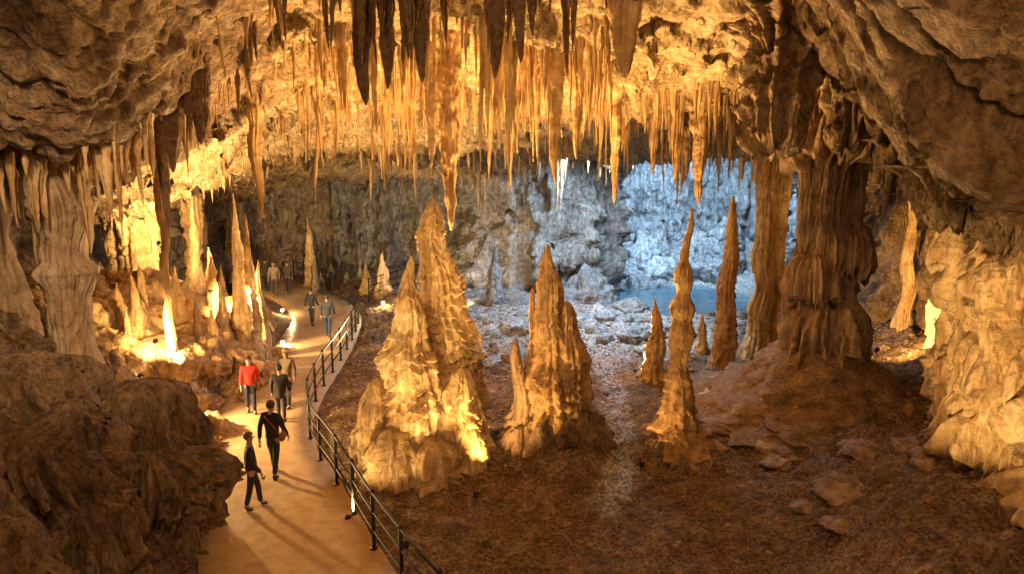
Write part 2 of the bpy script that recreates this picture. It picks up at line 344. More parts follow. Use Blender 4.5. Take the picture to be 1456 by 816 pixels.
M_water=plain('pool_water',(.09,.19,.25),.12,bump=.8,scale=2.2,bd=.06)
w=obj('water',V,[tuple(range(48))],M_water,smooth=False); tag(w,kind='structure',label='still dim blue pool at the back of the cave',cat='water')
# ================================================================ ceiling
nu,nv=480,480
ys=3.5*(64/3.5)**np.linspace(0,1,nv); us=np.linspace(-1,1,nu)
Yg=np.tile(ys,(nu,1)); Xg=us[:,None]*(0.85*Yg+4); X=Xg.ravel();Y=Yg.ravel(); u=X/Y
P0=np.stack([X,Y,np.zeros_like(X)],1)
Z=10.4-2.9*sst((Y-15)/19)-1.0*sst((Y-34)/6)
nf=sst((Y-5)/8); ul=X/np.maximum(Y,9)
Z-=3.2*sst((-ul-.22)/.42)*nf
Z-=4.6*sst((ul-.34)/.40)*nf*(1-.55*sst((Y-19)/7))
Z+=3.2*sst((Y-34)/5)*sst((X-4)/3)
Z+=1.5*sst((9-Y)/5)
c1=frac(P0,.28,5,11); rid=ridged(P0,.45,4,4)
dr=np.maximum(np.array([noise.noise(Vector((p[0]*1.1,p[1]*1.1,5))) for p in P0]),0)**1.5
Z+=.6*c1-.6*dr-.15*rid
stp=(Y*.32+1.1*c1+.5*X*.1); q=stp-np.floor(stp); Z-=.42*sst((q-.72)/.1)*sst((1-q)/.16)*sst((Y-13)/3)
def disp(P,nu,nv,fn):
    G=P.reshape(nu,nv,3); a=np.gradient(G,axis=0); b=np.gradient(G,axis=1); n=np.cross(a,b); n/=np.linalg.norm(n,axis=2,keepdims=True)+1e-9
    n=n.reshape(-1,3); return P+n*fn[:,None]
PC=np.stack([X,Y,Z],1)
steep=sst((ul-.33)/.1)
d1=(.24*frac(PC,.8,5,21)+.06*ridged(PC,1.5,4,33))*(1-.6*steep)
# folds running down the overhang (they vary along Y, not down the slope)
fl=np.array([abs(noise.noise(Vector((p[1]*1.25+p[0]*.25,p[0]*.22,3)))) for p in PC]); fl2=np.array([abs(noise.noise(Vector((p[1]*4.2+p[0]*.7,p[0]*.5,8)))) for p in PC])
PC=disp(PC,nu,nv,d1-(1.0*fl+.35*fl2)*steep)
PC=disp(PC,nu,nv,(.08*ridged(PC,3.2,4,50)+.09*frac(PC,4.5,3,60))*(1-.5*steep))
FC=gridfaces(nu,nv)
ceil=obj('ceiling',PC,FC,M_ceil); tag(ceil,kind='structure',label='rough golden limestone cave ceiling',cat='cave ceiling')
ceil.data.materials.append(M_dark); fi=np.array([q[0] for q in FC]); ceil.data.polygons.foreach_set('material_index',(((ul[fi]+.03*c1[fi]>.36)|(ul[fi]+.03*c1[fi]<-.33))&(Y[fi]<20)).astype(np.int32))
cb=BVHTree.FromPolygons(PC.tolist(),FC)
def cz(x,y):
    h=cb.ray_cast(Vector((x,y,-5)),Vector((0,0,1))); return h[0].z if h[0] else 9
# ================================================================ walls
def wall(name,pts,mat,label,amp=1.0,ds=.14,z0=-1.2,z1=12.5,flute=1.0,bigk=1.7):
    L=resample(catmull([Vector((a,b,0)) for a,b in pts],12),ds); n=len(L); zs=np.arange(z0,z1,ds); m=len(zs); V=[]
    for i,p in enumerate(L):
        d=(L[min(i+1,n-1)]-L[max(i-1,0)]).normalized(); nn=Vector((-d.y,d.x,0))
        for z in zs:
            q=Vector((p.x,p.y,z))
            big=noise.fractal(q*.22,1,2,4); med=noise.ridged_multi_fractal(q*.55,1,2,5,1,2)-1
            fl=abs(noise.noise(Vector((q.x*1.7,q.y*1.7,z*.22))))*2
            fl2=abs(noise.noise(Vector((q.x*4,q.y*4,z*.5+9))))
            ph=z*.55+1.3*noise.noise(q*.35)+.9*fl2+.3*fl; qq=ph-math.floor(ph)
            V.append(q+nn*amp*(bigk*big+.45*med-flute*(.4*fl+.3*fl2)-.5*((1-qq)**1.5)+.25*noise.fractal(q*2.2,1,2,3)))
    o=obj(name,V,gridfaces(n,m),mat); tag(o,label,'cave wall',kind='structure'); return o
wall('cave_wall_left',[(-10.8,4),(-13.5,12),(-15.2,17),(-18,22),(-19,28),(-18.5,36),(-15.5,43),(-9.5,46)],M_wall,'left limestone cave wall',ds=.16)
wall('cave_wall_back',[(-11.5,45),(-9,45.5),(-3.5,44),(-1,40),(2,38),(4.2,38.5),(4.7,42),(4.6,49)],M_rear,'grey draped rock wall at the back',ds=.13,amp=1.1,flute=2.4,bigk=1.2)
wall('cave_wall_chamber',[(3.5,45),(6,46.5),(10,47.5),(15,47.5),(19,46),(19,42),(16.5,36),(15.2,31)],M_grey,'pale wall of the blue lit chamber',ds=.13,amp=1.3,flute=2.4,bigk=1.2)
wall('cave_wall_right',[(15.8,33),(15.2,30),(15,27),(16.2,24),(14,19),(11.4,14.5),(10.8,11),(10.6,4)],M_dark,'brown right cave wall',ds=.13,amp=.8,flute=2)
# ================================================================ formations
def spire(parent,c,z0,top,r,seed,lean=(0,0),tier=.22,tf=3.8,nt=140,nz=360,mat=M_gold,name='spire',pw=1.0,fl=.2):
    H=top-z0
    pr=[(t,max(.02,r*((1-t)**pw)*(1+.12*math.sin(t*11+seed)+.07*math.sin(t*29+seed*2))+.03*(t<.98))) for t in np.linspace(0,1,40)]
    return lathe(name,mat,parent,prof=pr,H=H,nt=nt,nz=nz,seed=seed,fl=fl,fk=2.6,tier=tier,tf=tf,lump=.16,ls=1.4,lean=lean,wander=.16,base=(c[0],c[1],z0),dr=.8,irr=1.2)
def bulge(parent,c,z0,h,r,seed,mat=M_gold,name='mound',tier=.18,fl=.3,nt=130,nz=140,tf=2.4,lump=.22):
    pr=[(0,r),(.3,r*.97),(.55,r*.88),(.75,r*.73),(.88,r*.52),(.96,r*.3),(1,.04)]
    return lathe(name,mat,parent,prof=pr,H=h,nt=nt,nz=nz,seed=seed,fl=fl,fk=2.6,tier=tier,tf=tf,lump=lump,ls=1.3,base=(c[0],c[1],z0),wander=.15,dr=1.1,irr=1.3)
g=empty('stalagmite_cluster',(-2.2,15.6,0)); tag(g,'golden twin stalagmite with two tall tiered spires on a fluted mound beside the railing','stalagmite')
a=at(614,283,16.8); spire(g,(.72,1.1),-.4,a.z,1.0,3,lean=(a.x+2.2-.72,0),pw=.64)
a=at(580,366,15.3); spire(g,(-.10,-.2),-.4,a.z,1.02,8,lean=(a.x+2.2+.10,0),pw=.92)
a=at(565,440,16.4); spire(g,(-.45,.7),-.4,a.z,.5,12,lean=(a.x+2.2+.45,0),nt=64,nz=160,pw=.7)
bulge(g,(.15,.3),-.5,3.0,1.15,5); bulge(g,(-.9,-.15),-.5,2.7,.55,6,nt=100,nz=120); bulge(g,(1.0,0),-.5,2.9,.68,7,nt=100,nz=120); bulge(g,(-.4,-.7),-.5,1.8,.7,9,nt=100,nz=100); bulge(g,(.4,-.65),-.5,1.5,.8,19,nt=100,nz=100); bulge(g,(1.25,-.4),-.5,1.7,.5,21,nt=80,nz=100)
g=empty('stalagmite_cluster',(1.0,16.2,0)); tag(g,'amber stalagmite cluster with one high peak and stepped lower shoulders, right of the twin spires','stalagmite')
a=at(778,348,16.2); spire(g,(.12,0),-.4,a.z,.86,23,lean=(a.x-1.12,0),pw=.85,mat=M_amber)
a=at(757,410,16.6); spire(g,(-.35,.5),-.4,a.z,.42,27,lean=(a.x-1+.35,0),nt=64,nz=150,mat=M_amber)
a=at(806,428,16.0); spire(g,(.55,-.1),-.4,a.z,.62,25,lean=(a.x-1-.55,0),nt=80,nz=190,pw=.55,mat=M_amber)
a=at(736,480,15.9); spire(g,(-.8,-.2),-.4,a.z,.38,29,lean=(a.x-1+.8,0),nt=56,nz=140,mat=M_umber,pw=.8)
bulge(g,(.1,0),-.5,2.0,1.15,31,tier=.1,mat=M_dark); bulge(g,(.85,-.3),-.5,1.9,.65,33,nt=100,nz=80,mat=M_dark); bulge(g,(-.8,-.4),-.5,1.5,.7,35,nt=80,nz=80,tier=.08,mat=M_umber); bulge(g,(0,-.9),-.5,1.0,.95,36,nt=100,nz=80,tier=.08,mat=M_umber)
def stalag(px,pyt,pyb,Y,r,label,seed,mat=M_gold,pr=None,group=None,nt=40,nz=110,lean=0,tier=.22,tf=2.8,cat='stalagmite'):
    a=at(px,pyt,Y); x=a.x; z0=fz(x,Y); H=max(a.z-z0,.3)+.4
    if pr is None: pr=[(t,max(.02,r*((1-t)**.8)*(1+.12*math.sin(t*19+seed)))) for t in np.linspace(0,1,20)]
    o=lathe('stalagmite',mat,None,(x,Y,z0-.4),prof=pr,H=H,nt=nt,nz=nz,seed=seed,fl=.24,tier=tier,tf=tf,lump=.25,ls=1.6,wander=.12,lean=(lean,0),dr=1.0,irr=1.2)
    return tag(o,label,cat,group)
stalag(973,296,640,16.5,.6,'slender knobbly stalagmite needle standing alone in front of the blue pool',41,
  pr=[(0,1.15),(.05,.85),(.1,.60),(.16,.42),(.24,.34),(.3,.30),(.36,.20),(.42,.23),(.5,.27),(.55,.19),(.6,.27),(.66,.15),(.70,.23),(.74,.21),(.78,.11),(.88,.07),(.96,.045),(1,.02)],nt=72,nz=260,tier=.22,tf=3.4,lean=.1,mat=M_amber)
stalag(934,424,535,22.4,.46,'short stout golden stalagmite left of the slender needle',43,nt=60,nz=130,tf=4)
stalag(1043,280,520,23.8,.42,'tall narrow stalagmite post left of the massive column',45,pr=[(0,.55),(.1,.40),(.4,.30),(.6,.28),(.75,.22),(.9,.13),(1,.04)],nt=56,nz=180,mat=M_amber)
stalag(1000,440,500,26,.3,'small stalagmite behind the slender needle',46)
stalag(704,345,428,33,.46,'thin pale stalagmite standing alone in the grey rear chamber',47,mat=M_grey)
stalag(331,275,490,23.5,.36,'tall slim golden stalagmite on the ledge left of the walkway',51,nt=48,nz=160)
stalag(349,305,480,24.2,.34,'second slim stalagmite on the ledge, just right of the tallest',52,nt=48,nz=140)
stalag(366,370,470,25,.32,'shorter stalagmite on the ledge edge nearest the walkway',53)
stalag(312,400,500,22.8,.3,'low stalagmite at the left foot of the ledge group',54)
stalag(438,310,372,40,.4,'distant golden stalagmite above the far handrail',56)
stalag(270,272,330,30,.4,'small stalagmite high on the far left ledge',57)
stalag(300,440,505,22,.34,'blunt stalagmite low on the ledge beside the walkway',58)
stalag(543,360,400,37,.5,'squat lit stalagmite beside the far railing',59)
stalag(520,375,400,38,.4,'tiny lit stalagmite left of the squat one',60)
rq=random.Random(31)
for i in range(11):
    px=rq.uniform(165,320); Yq=rq.uniform(20,28); pyt=rq.uniform(350,420)+(Yq<22)*25
    stalag(px,pyt,0,Yq,rq.uniform(.2,.36),'small golden stalagmite among many on the lit left ledge',200+i*1.3,group='small stalagmites on the left ledge',nt=40,nz=90,tf=4,mat=M_amber)
for i,(px,Yq,h,r) in enumerate([(175,19.5,1.3,1.1),(222,20.5,1.2,1.1),(262,22.5,1.2,1.0),(300,22,1.1,.9),(330,21.5,1.0,.8),(352,23,1.1,.8),(380,25.5,.9,.7),(190,27,1.3,1.3),(250,28.5,1.4,1.3),(318,26,1.2,1.0)]):
    x=(px-728)/F*Yq; V_,F_=lathe_data(prof=[(0,r),(.3,r*.97),(.55,r*.88),(.75,r*.73),(.88,r*.52),(.96,r*.3),(1,.04)],H=h,nt=110,nz=90,seed=400+i*2.3,fl=.4,fk=3,tier=.18,tf=2,lump=.5,ls=1.2,wander=.2,dr=1.6,irr=1.6)
    tag(obj('flowstone_hummock',V_,F_,M_amber,None,(x,Yq,fz(x,Yq)-.5)),'craggy golden flowstone hummock on the left ledge','flowstone','craggy flowstone hummocks on the left ledge')
for i in range(10):
    px=rq.uniform(440,600); Yq=rq.uniform(37,42); stalag(px,rq.uniform(350,392),0,Yq,rq.uniform(.25,.5),'dim low stalagmite in the dark rear hollow behind the twin spires',240+i*1.3,mat=M_wall,group='low stalagmites of the dark rear hollow',nt=26,nz=50)
CP0=[(0,1.7),(.06,1.35),(.15,1.1),(.3,1),(.45,.88),(.6,.95),(.75,.85),(.88,1.05),(.95,1.4),(1,1.9)]
def column(name,px,Y,shafts,label,mat,group=None,cp=CP0,tier=.22,tf=1.4,nt=110,nz=230,up=1.2,fl=.32,lump=.3,ls=1.0,dr=1.0,fk=2.6,irr=1.0):
    x=(px-728)/F*Y/.97; zb=fz(x,Y); zt=cz(x,Y)
    g=empty(name,(x,Y,zb)); tag(g,label,'column',group)
    for (dx,dy,r,seed) in shafts:
        H=(zt-zb)+.5+up
        lathe('shaft',mat,g,prof=[(t,r*q) for t,q in cp],H=H,nt=nt,nz=nz,seed=seed,fl=fl,fk=fk,tier=tier,tf=tf,lump=lump,ls=ls,wander=.18,base=(dx,dy,-.5),dr=dr,irr=irr)
    return g
def collar(g,c,zt,h,r0,r1,seed,mat,jg=.45,fl=.34):
    pr=[(0,r0*.55),(.12,r0*.9),(.35,r0+(r1-r0)*.45),(.65,r0+(r1-r0)*.8),(.85,r1),(.95,r1*.96),(1,r1*.82)]
    lathe('drapery_collar',mat,g,prof=pr,H=h,nt=150,nz=70,seed=seed,fl=fl,fk=3.4,tier=.05,tf=1.5,lump=.2,ls=1.2,inv=True,base=(c[0],c[1],zt),jag=jg*h,fz_=.12)
CPb=[(0,1.8),(.06,1.6),(.13,1.42),(.2,1.2),(.3,1.02),(.42,.88),(.5,.80),(.6,.78),(.7,.86),(.8,1.05),(.88,1.4),(.94,1.9),(1,2.6)]
g=column('cave_column',1162,18.9,[(.40,0,.42,61),(-.42,-.05,.40,62),(0,-.32,.36,63),(.1,.35,.42,64),(.62,-.3,.18,65),(-.2,-.5,.20,72),(-.68,-.2,.15,73)],'massive dark fluted column of fused shafts standing on a broad earth mound',M_umber,cp=CPb,tier=.2,tf=1.3,fl=.42,lump=.34,dr=1.6,irr=2,fk=3)
for (cx,cy,zt,h,r0,r1,sd) in[(.15,-.1,2.7,1.5,.8,1.15,301),(-.4,-.3,3.9,1.1,.42,.58,302),(.5,-.25,4.7,1.2,.40,.54,303),(.1,-.1,7.7,1.3,.8,1.25,307)]:
    collar(g,(cx,cy),zt,h,r0,r1,sd,M_umber,jg=.35,fl=.42)
pr=[(0,4.0),(.12,3.2),(.3,2.5),(.55,1.9),(.8,1.4),(1,1.0)]
lathe('base_mound',M_earth,g,prof=pr,H=1.8,nt=170,nz=90,seed=309,fl=.06,fk=2,lump=.2,ls=1.1,base=(.05,0,-.5))
column('cave_column',1078,25,[(0,0,.34,66),(.5,.3,.40,67)],'warmly lit pillar just behind and left of the massive column',M_gold,up=2,tf=2.4,tier=.16,lump=.3,irr=2)
CPl=[(0,1.6),(.1,1.25),(.2,1.0),(.3,.85),(.42,.95),(.5,1.4),(.53,.92),(.6,1.0),(.7,1.5),(.74,1.15),(.85,.7),(.93,1.2),(1,1.8)]
g=column('cave_column',103,14,[(0,0,.36,68)],'tan fluted left column with a waist, rising from the near rocky bank',M_pale,cp=CPl,tier=.14,tf=1.2,fl=.4,lump=.25,fk=3.4,dr=1.5)
bulge(g,(.2,-.2),-2.4,3.0,.75,70,mat=M_pale,name='flowstone_skirt',fl=.5,tier=.1,lump=.3,tf=1)
column('cave_column',14,14.6,[(0,0,.32,71)],'fluted column at the far left edge of the view',M_pale,cp=[(0,1.5),(.2,1.1),(.45,.8),(.6,.9),(.75,1.5),(.8,1.2),(.85,.7),(1,1.8)],tier=.12,fl=.4,lump=.25,fk=3.4)
column('cave_column',244,19.5,[(0,0,.11,73)],'very thin rope like column in front of the golden left wall',M_tite)
column('cave_column',1335,21.5,[(0,0,.26,75)],'slim column in the orange alcove on the right',M_gold)
column('cave_column',1281,25,[(0,0,.2,76)],'thin stone post at the back of the orange alcove',M_gold)
column('cave_column',1385,20,[(0,0,.35,81)],'stout pillar behind the right flowstone cascade',M_amber)
column('cave_column',215,29,[(0,0,.8,77),(-.9,.3,.6,78)],'thick glowing pillar at the back of the left ledge',M_gold,tf=2)
column('cave_column',290,33,[(0,0,.5,80)],'lit pillar right of the thick glowing one on the left ledge',M_gold,tf=2)
column('cave_column',345,42,[(0,0,.5,79)],'distant pillar behind the farthest walkers',M_gold)
g=empty('flowstone_cascade',(9.6,12.4,0)); tag(g,'golden flowstone cascade with dripping tiers at the right edge','flowstone')
def flow(c,r,H,seed,tier=.2,name='drapery',mat=M_gold,tf=.8,dr=2.0,fl=.42,lump=.2):
    pr=[(0,r*1.05),(.1,r*.95),(.3,r*1.0),(.45,r*.9),(.6,r*1.05),(.8,r),(.93,r*.8),(1,r*.3)]
    lathe(name,mat,g,prof=pr,H=H,nt=240,nz=320,seed=seed,fl=fl,fk=4.6,tier=tier,tf=tf,lump=lump,ls=.9,base=(c[0],c[1],-.5),wander=.25,dr=dr,fz_=.12,irr=1.5)
flow((0,0),1.2,7.2,81,tier=.3,tf=1.2); flow((-.35,-.8),.6,5.4,82,tier=.35,tf=1.2); flow((.4,-1.6),.9,5.0,83,tier=.3,tf=1.2); flow((-.3,.9),.75,6.4,84,tier=.3,tf=1.2); flow((-.75,.2),.4,3.6,85,tier=.35,tf=1.2); flow((-.15,-1.9),.5,2.6,86,tier=.3)
for (cx,cy,zt,h,r0,r1,sd) in[(-.3,-.4,5.9,1.2,.7,1.05,311),(-.1,-1.5,5.0,1.1,.75,1.1,312),(-.45,.6,6.4,1.2,.65,.95,313),(-.35,-.8,4.3,1.1,.7,1.1,314),(-.1,-1.8,3.6,1.0,.8,1.2,315),(-.75,.15,4.6,1.1,.35,.6,319),(-.4,-.5,2.9,1.1,.8,1.15,320),(-.1,-1.9,2.3,1.0,.8,1.2,321),(-.8,.2,3.0,1.0,.4,.65,322),(-.3,-1.0,1.5,1.0,.9,1.2,323)]:
    collar(g,(cx,cy),zt,h,r0,r1,sd,M_gold,jg=.6,fl=.5)
g=empty('flowstone_cascade',(-9.0,12.2,1)); tag(g,'brown flowstone ledge with drip folds at the lower left edge','flowstone')
flow((0,0),1.0,3.2,91,mat=M_dark); flow((.9,-.6),.6,2.2,92,mat=M_dark)
collar(g,(.1,-.2),2.6,1.3,.8,1.15,316,M_dark)
g=empty('flowstone_cascade',(-7.4,13.4,0)); tag(g,'knobbly brown flowstone hump below the left column','flowstone')
flow((0,0),.8,3.3,93,mat=M_dark,tier=.3,tf=1.6); flow((.6,-.5),.55,2.5,94,mat=M_dark,tier=.25,tf=1.6); flow((-.7,-.7),.5,3.0,95,mat=M_dark,tier=.3,tf=1.6)
collar(g,(.1,-.2),2.8,1.5,.65,.9,317,M_dark); collar(g,(.6,-.6),1.9,1.2,.5,.7,318,M_dark)
g=empty('flowstone_cascade',(-6.75,12.3,-.1)); tag(g,'rounded fluted flowstone hump beside the walkway edge in the foreground','flowstone')
flow((0,0),.8,2.4,96,mat=M_dark,tier=.2,lump=.4,fl=.6,name='fold',tf=1.4); flow((-.6,-.9),.75,2.7,97,mat=M_dark,tier=.2,lump=.4,fl=.6,name='fold',tf=1.4); flow((-1.0,.3),.5,3.1,196,mat=M_dark,tier=.24,lump=.4,fl=.6,name='fold',tf=1.4)
g=empty('flowstone_cascade',(-8.0,11.0,0)); tag(g,'massive fluted brown flowstone in the bottom left corner','flowstone')
flow((0,0),1.1,3.3,98,mat=M_dark,tier=.2,lump=.4,fl=.6,name='fold',tf=1.4); flow((1.0,-.5),.7,2.2,99,mat=M_dark,tier=.2,lump=.4,fl=.6,name='fold',tf=1.4); flow((.2,.8),.6,3.5,199,mat=M_dark,tier=.24,lump=.4,fl=.6,name='fold',tf=1.4)
def boulder(x,y,r,seed,label,group,mat,sq=.7,emb=.3,nt=40,nz=28,rg=.18):
    V,Fc=ell((0,0,0),(1,1,1),nt,nz); o=[]
    for v in V:
        p=Vector(v); fl=abs(noise.noise(Vector((p.x*3.5+seed,p.y*3.5,p.z*.5))))
        d=1+.42*noise.fractal(p*1.1+Vector((seed,0,0)),1,2,4)+.12*noise.fractal(p*4+Vector((0,seed,0)),1,2,4)+rg*(noise.ridged_multi_fractal(p*1.6+Vector((seed,seed,0)),1,2,5,1,2)-1)+.22*fl
        o.append((p.x*r*d,p.y*r*d,p.z*r*sq*d))
    ob=obj('boulder',o,Fc,mat,None,(x,y,fz(x,y)+r*sq*(1-2*emb)*.6)); ob.rotation_euler=(0,0,seed)
    return tag(ob,label,'boulder',group)
p=gr(1028,560); boulder(p.x,p.y,.42,5.3,'rounded pale boulder on the left flank of the earth mound',None,M_gold)
p=gr(1010,585); boulder(p.x,p.y,.3,6.3,'small boulder below the rounded pale one on the mound',None,M_gold)
boulder(3.7,34.5,1.6,7.3,'big pale jagged rock at the left shore of the blue pool',None,M_grey,.9,nt=90,nz=60)
boulder(5.6,32.0,.9,8.3,'lower pale rock at the near shore of the blue pool',None,M_grey,.6,nt=60,nz=40)
rb=random.Random(4)
for i in range(26):
    px=rb.uniform(850,1070); q=at(px,0,rb.uniform(41.5,45.5)); boulder(q.x,q.y,rb.uniform(.5,1.2),i*1.1,'pale rock along the far shore of the blue pool','pale rocks on the far shore of the pool',M_grey,rb.uniform(.6,1.0),emb=.3,nt=40,nz=28,rg=.3)
for i in range(40):
    px=rb.uniform(660,960); py=rb.uniform(422,520); q=gr(px,py); boulder(q.x,q.y,rb.uniform(.15,.55),i*1.7,'pale grey rock among the rubble between the spires and the blue pool','pale rubble rocks before the pool',M_grey,rb.uniform(.4,.8),emb=.45,nt=24,nz=16)
for i in range(16):
    px=rb.uniform(1080,1430); py=rb.uniform(640,800); q=gr(px,py); boulder(q.x,q.y,rb.uniform(.12,.5),i*2.1,'brown rock half sunk in the dirt at the lower right','brown rocks at the lower right',M_umber,rb.uniform(.3,.5),emb=.5,nt=30,nz=20)
for i in range(22):
    px=rb.uniform(285,400); py=(600-(px-285)*1.15)+rb.uniform(-6,6); q=gr(px,py); q.x-=.8; boulder(q.x,q.y,rb.uniform(.22,.5),i*1.3,'tan rock in the low wall along the left side of the walkway','tan rocks along the left walkway edge',M_amber,rb.uniform(.7,1.1),nt=36,nz=24,rg=.3)
for i in range(20):
    px=rb.uniform(150,330); Yq=rb.uniform(16.5,27); x=(px-728)/F*Yq; boulder(x,Yq,rb.uniform(.2,.6),i*1.9,'tan rock on the slope of the left ledge','tan rocks on the left ledge slope',M_amber,rb.uniform(.5,.9),nt=36,nz=24,rg=.3)
parts=[]
icoV,icoF=ell((0,0,0),(1,1,1),5,3)
rb=random.Random(11)
xs=[];yv=[]
for _ in range(28000):
    y=10.5*(34/10.5)**rb.random(); x=rb.uniform(-.35,.72)*y; xs.append(x); yv.append(y)
dd,ss=pathdist(np.array(xs),np.array(yv))
for x,y,d_,s_ in zip(xs,yv,dd,ss):
    if d_<1.7 or s_>0: continue
    z=fz(x,y)
    if z<-.25 or z>2.4: continue
    r=rb.uniform(.013,.032)*(1+(rb.random()<.06)*1.5)*(y/14); sx,sy,sz=r*rb.uniform(.8,1.3),r*rb.uniform(.8,1.3),r*rb.uniform(.6,.9); a=rb.random()*6
    parts.append(([(x+vx*sx*math.cos(a)-vy*sy*math.sin(a),y+vx*sx*math.sin(a)+vy*sy*math.cos(a),z+vz*sz) for vx,vy,vz in icoV],icoF))
M_grav=rock('gravel_stone',(.13,.085,.055),(.24,.165,.105),(.40,.30,.20),rough=.8,bump=.2,ns=6,streak=False,spec=.15)
v,f=join(parts); tag(obj('gravel',v,f,M_grav,smooth=False),'loose gravel scattered over the dirt floor','gravel',kind='stuff')
# ================================================================ stalactites
specs=[]
def sprof(r,rn):
    return [(0,r*2.0),(.06,r*1.35),(.18,r*1.0),(.45,r*rn.uniform(.65,.9)),(.75,r*rn.uniform(.35,.6)),(.93,r*.2),(1,r*.05)]
rs=random.Random(21)
def region(n,px,Y,ln,r,label,group,mat,pw=1.6,clump=.6,kk=(.3,1.3)):
    cen=[(rs.uniform(*px),rs.uniform(*Y),rs.uniform(*kk)) for _ in range(max(3,n//11))]
    for i in range(n):
        k=.6
        if rs.random()<clump:
            c=rs.choice(cen); p=c[0]+rs.gauss(0,9); y=c[1]+rs.gauss(0,.4); k=c[2]
        else: p=rs.uniform(*px); y=rs.uniform(*Y)
        x=(p-728)/F*y/.99; L=(ln[0]+(ln[1]-ln[0])*rs.random()**pw)*k; rr=rs.uniform(*r)*(.5+.5*L/ln[1])
        specs.append((L*rr/y/y,x,y,L,rr,label,group,mat))
region(140,(300,800),(11.8,14.5),(.4,1.9),(.045,.12),'dark brown near stalactite in the row along the top edge','near stalactites along the top edge',M_dark)
region(780,(430,860),(15.5,24.5),(.35,2.9),(.028,.095),'slim golden stalactite packed in the lit curtain above the spires','golden stalactite curtain above the spires',M_tite,pw=2.2,clump=.75)
region(90,(310,460),(14,22),(.3,1.1),(.03,.08),'short golden stalactite on the bright ceiling at left of the curtain','short stalactites on the bright left ceiling',M_tite,pw=2)
region(210,(860,1065),(22,27),(.4,2.3),(.04,.12),'amber stalactite in the fringe above the blue pool','amber stalactites above the blue pool',M_tite)
region(100,(20,320),(12,15),(.5,2.0),(.05,.15),'brown stalactite in the cluster above the left column','brown stalactites at the upper left',M_tite)
region(280,(120,480),(24,32),(.2,1.1),(.035,.09),'short glowing stalactite on the low ceiling lip above the walkway','short stalactites above the walkway',M_tite,clump=.3)
region(240,(520,880),(27,37),(.4,2.0),(.05,.14),'greyish stalactite hanging in the dim rear chamber','greyish stalactites of the rear chamber',M_rear,clump=.4)
region(50,(1160,1310),(14,17.5),(.4,1.5),(.06,.16),'dark stalactite hanging beside the massive column','dark stalactites beside the massive column',M_dark)
region(110,(880,1080),(29,38),(.3,2.0),(.05,.14),'pale bluish stalactite over the pool','pale stalactites over the pool',M_grey)
region(50,(1040,1200),(20,26),(.3,1.4),(.05,.14),'amber stalactite around the lit pillar behind the massive column','amber stalactites around the lit pillar',M_tite)
region(50,(1200,1400),(19,25),(.3,1.4),(.05,.14),'orange stalactite hanging in the alcove at right','orange stalactites of the right alcove',M_tite)
specs.sort(key=lambda s:-s[0]); rest=[]
for i,(sz,x,y,L,r,lab,grp,mat) in enumerate(specs):
    zr=cz(x,y)+.18; ind=i<270
    d=lathe_data(prof=sprof(r,rs),H=L+.18,nt=14 if ind else 8,nz=28 if ind else 12,seed=i*.73,fl=.35,fk=1.6,lump=.6,ls=3.5,lean=(rs.gauss(0,.03)*L,rs.gauss(0,.03)*L),inv=True,wander=.06,base=(0,0,0) if ind else (x,y,zr))
    if ind: tag(obj('stalactite',d[0],d[1],mat,None,(x,y,zr)),lab,'stalactite',grp)
    else: rest.append(d)
v,f=join(rest); tag(obj('stalactite_fringe',v,f,M_tite),'fine fringe of countless tiny stalactites on the ceiling','stalactites',kind='stuff')
def hero(px,pyt,Y,r,label,seed,mat=M_tite,tier=.0,blunt=.06,nt=48,nz=120,fl=.3,name='stalactite',group=None,jag=0,fk=2):
    t=at(px,pyt,Y); zr=cz(t.x,Y)+.5; H=max(zr-t.z,.6)
    pr=[(0,r*2.3),(.05,r*1.7),(.14,r*1.25),(.3,r),(.5,r*.86),(.7,r*.66),(.86,r*.45),(.96,r*.25),(1,r*blunt)]
    if jag: pr=[(0,r*1.8),(.1,r*1.4),(.3,r*1.1),(.6,r*1.0),(.85,r*.85),(.97,r*.6),(1,r*.3)]
    o=lathe(name,mat,None,(t.x,Y,zr),prof=pr,H=H,nt=nt,nz=nz,seed=seed,fl=fl,fk=fk,tier=tier,tf=2,lump=.35,ls=2.2,inv=True,wander=.08,jag=jag)
    return tag(o,label,'stalactite',group)
hero(641,328,18,.24,'longest and thickest golden stalactite hanging left of centre over the twin spires',101,tier=.2)
hero(613,238,17.4,.16,'golden stalactite just left of the longest one',102,tier=.1)
hero(788,262,17,.17,'long straight orange stalactite right of centre',103,tier=.1)
hero(820,226,18,.15,'orange stalactite right of the long straight one',104,tier=.1)
hero(873,290,22,.15,'amber stalactite hanging directly left of the blue chamber',105)
hero(991,292,24,.22,'thick amber stalactite hanging above the slender needle',106,tier=.1)
hero(960,262,24.5,.17,'amber stalactite left of the thick one above the pool',107)
hero(928,250,24.5,.15,'thin amber stalactite above the short stout stalagmite',108)
hero(240,330,14,.13,'very long thin dark stalactite, lowest of the upper left cluster',127,mat=M_dark)
hero(248,246,13,.18,'long dark stalactite beside the lowest one at upper left',109,mat=M_dark)
hero(290,206,13.2,.2,'ribbed stalactite at the right of the upper left cluster',110,mat=M_dark)
hero(270,180,13,.16,'stalactite wedged between the two long ones at upper left',111,mat=M_dark)
hero(163,258,14.5,.26,'blunt thick stalactite beside the top of the left column',112,blunt=.5)
hero(371,310,20,.17,'pale ribbed stalactite hanging alone over the ledge',113,blunt=.5)
hero(520,150,12.3,.20,'broad brown stalactite at the top, left of centre',114,mat=M_dark,tier=.1)
hero(550,128,12.5,.16,'brown stalactite just right of the broad one at the top',115,mat=M_dark)
hero(602,118,12.6,.16,'brown stalactite above the longest golden one',116,mat=M_dark)
hero(705,112,12.6,.16,'brown stalactite at the top, right of centre',117,mat=M_dark)
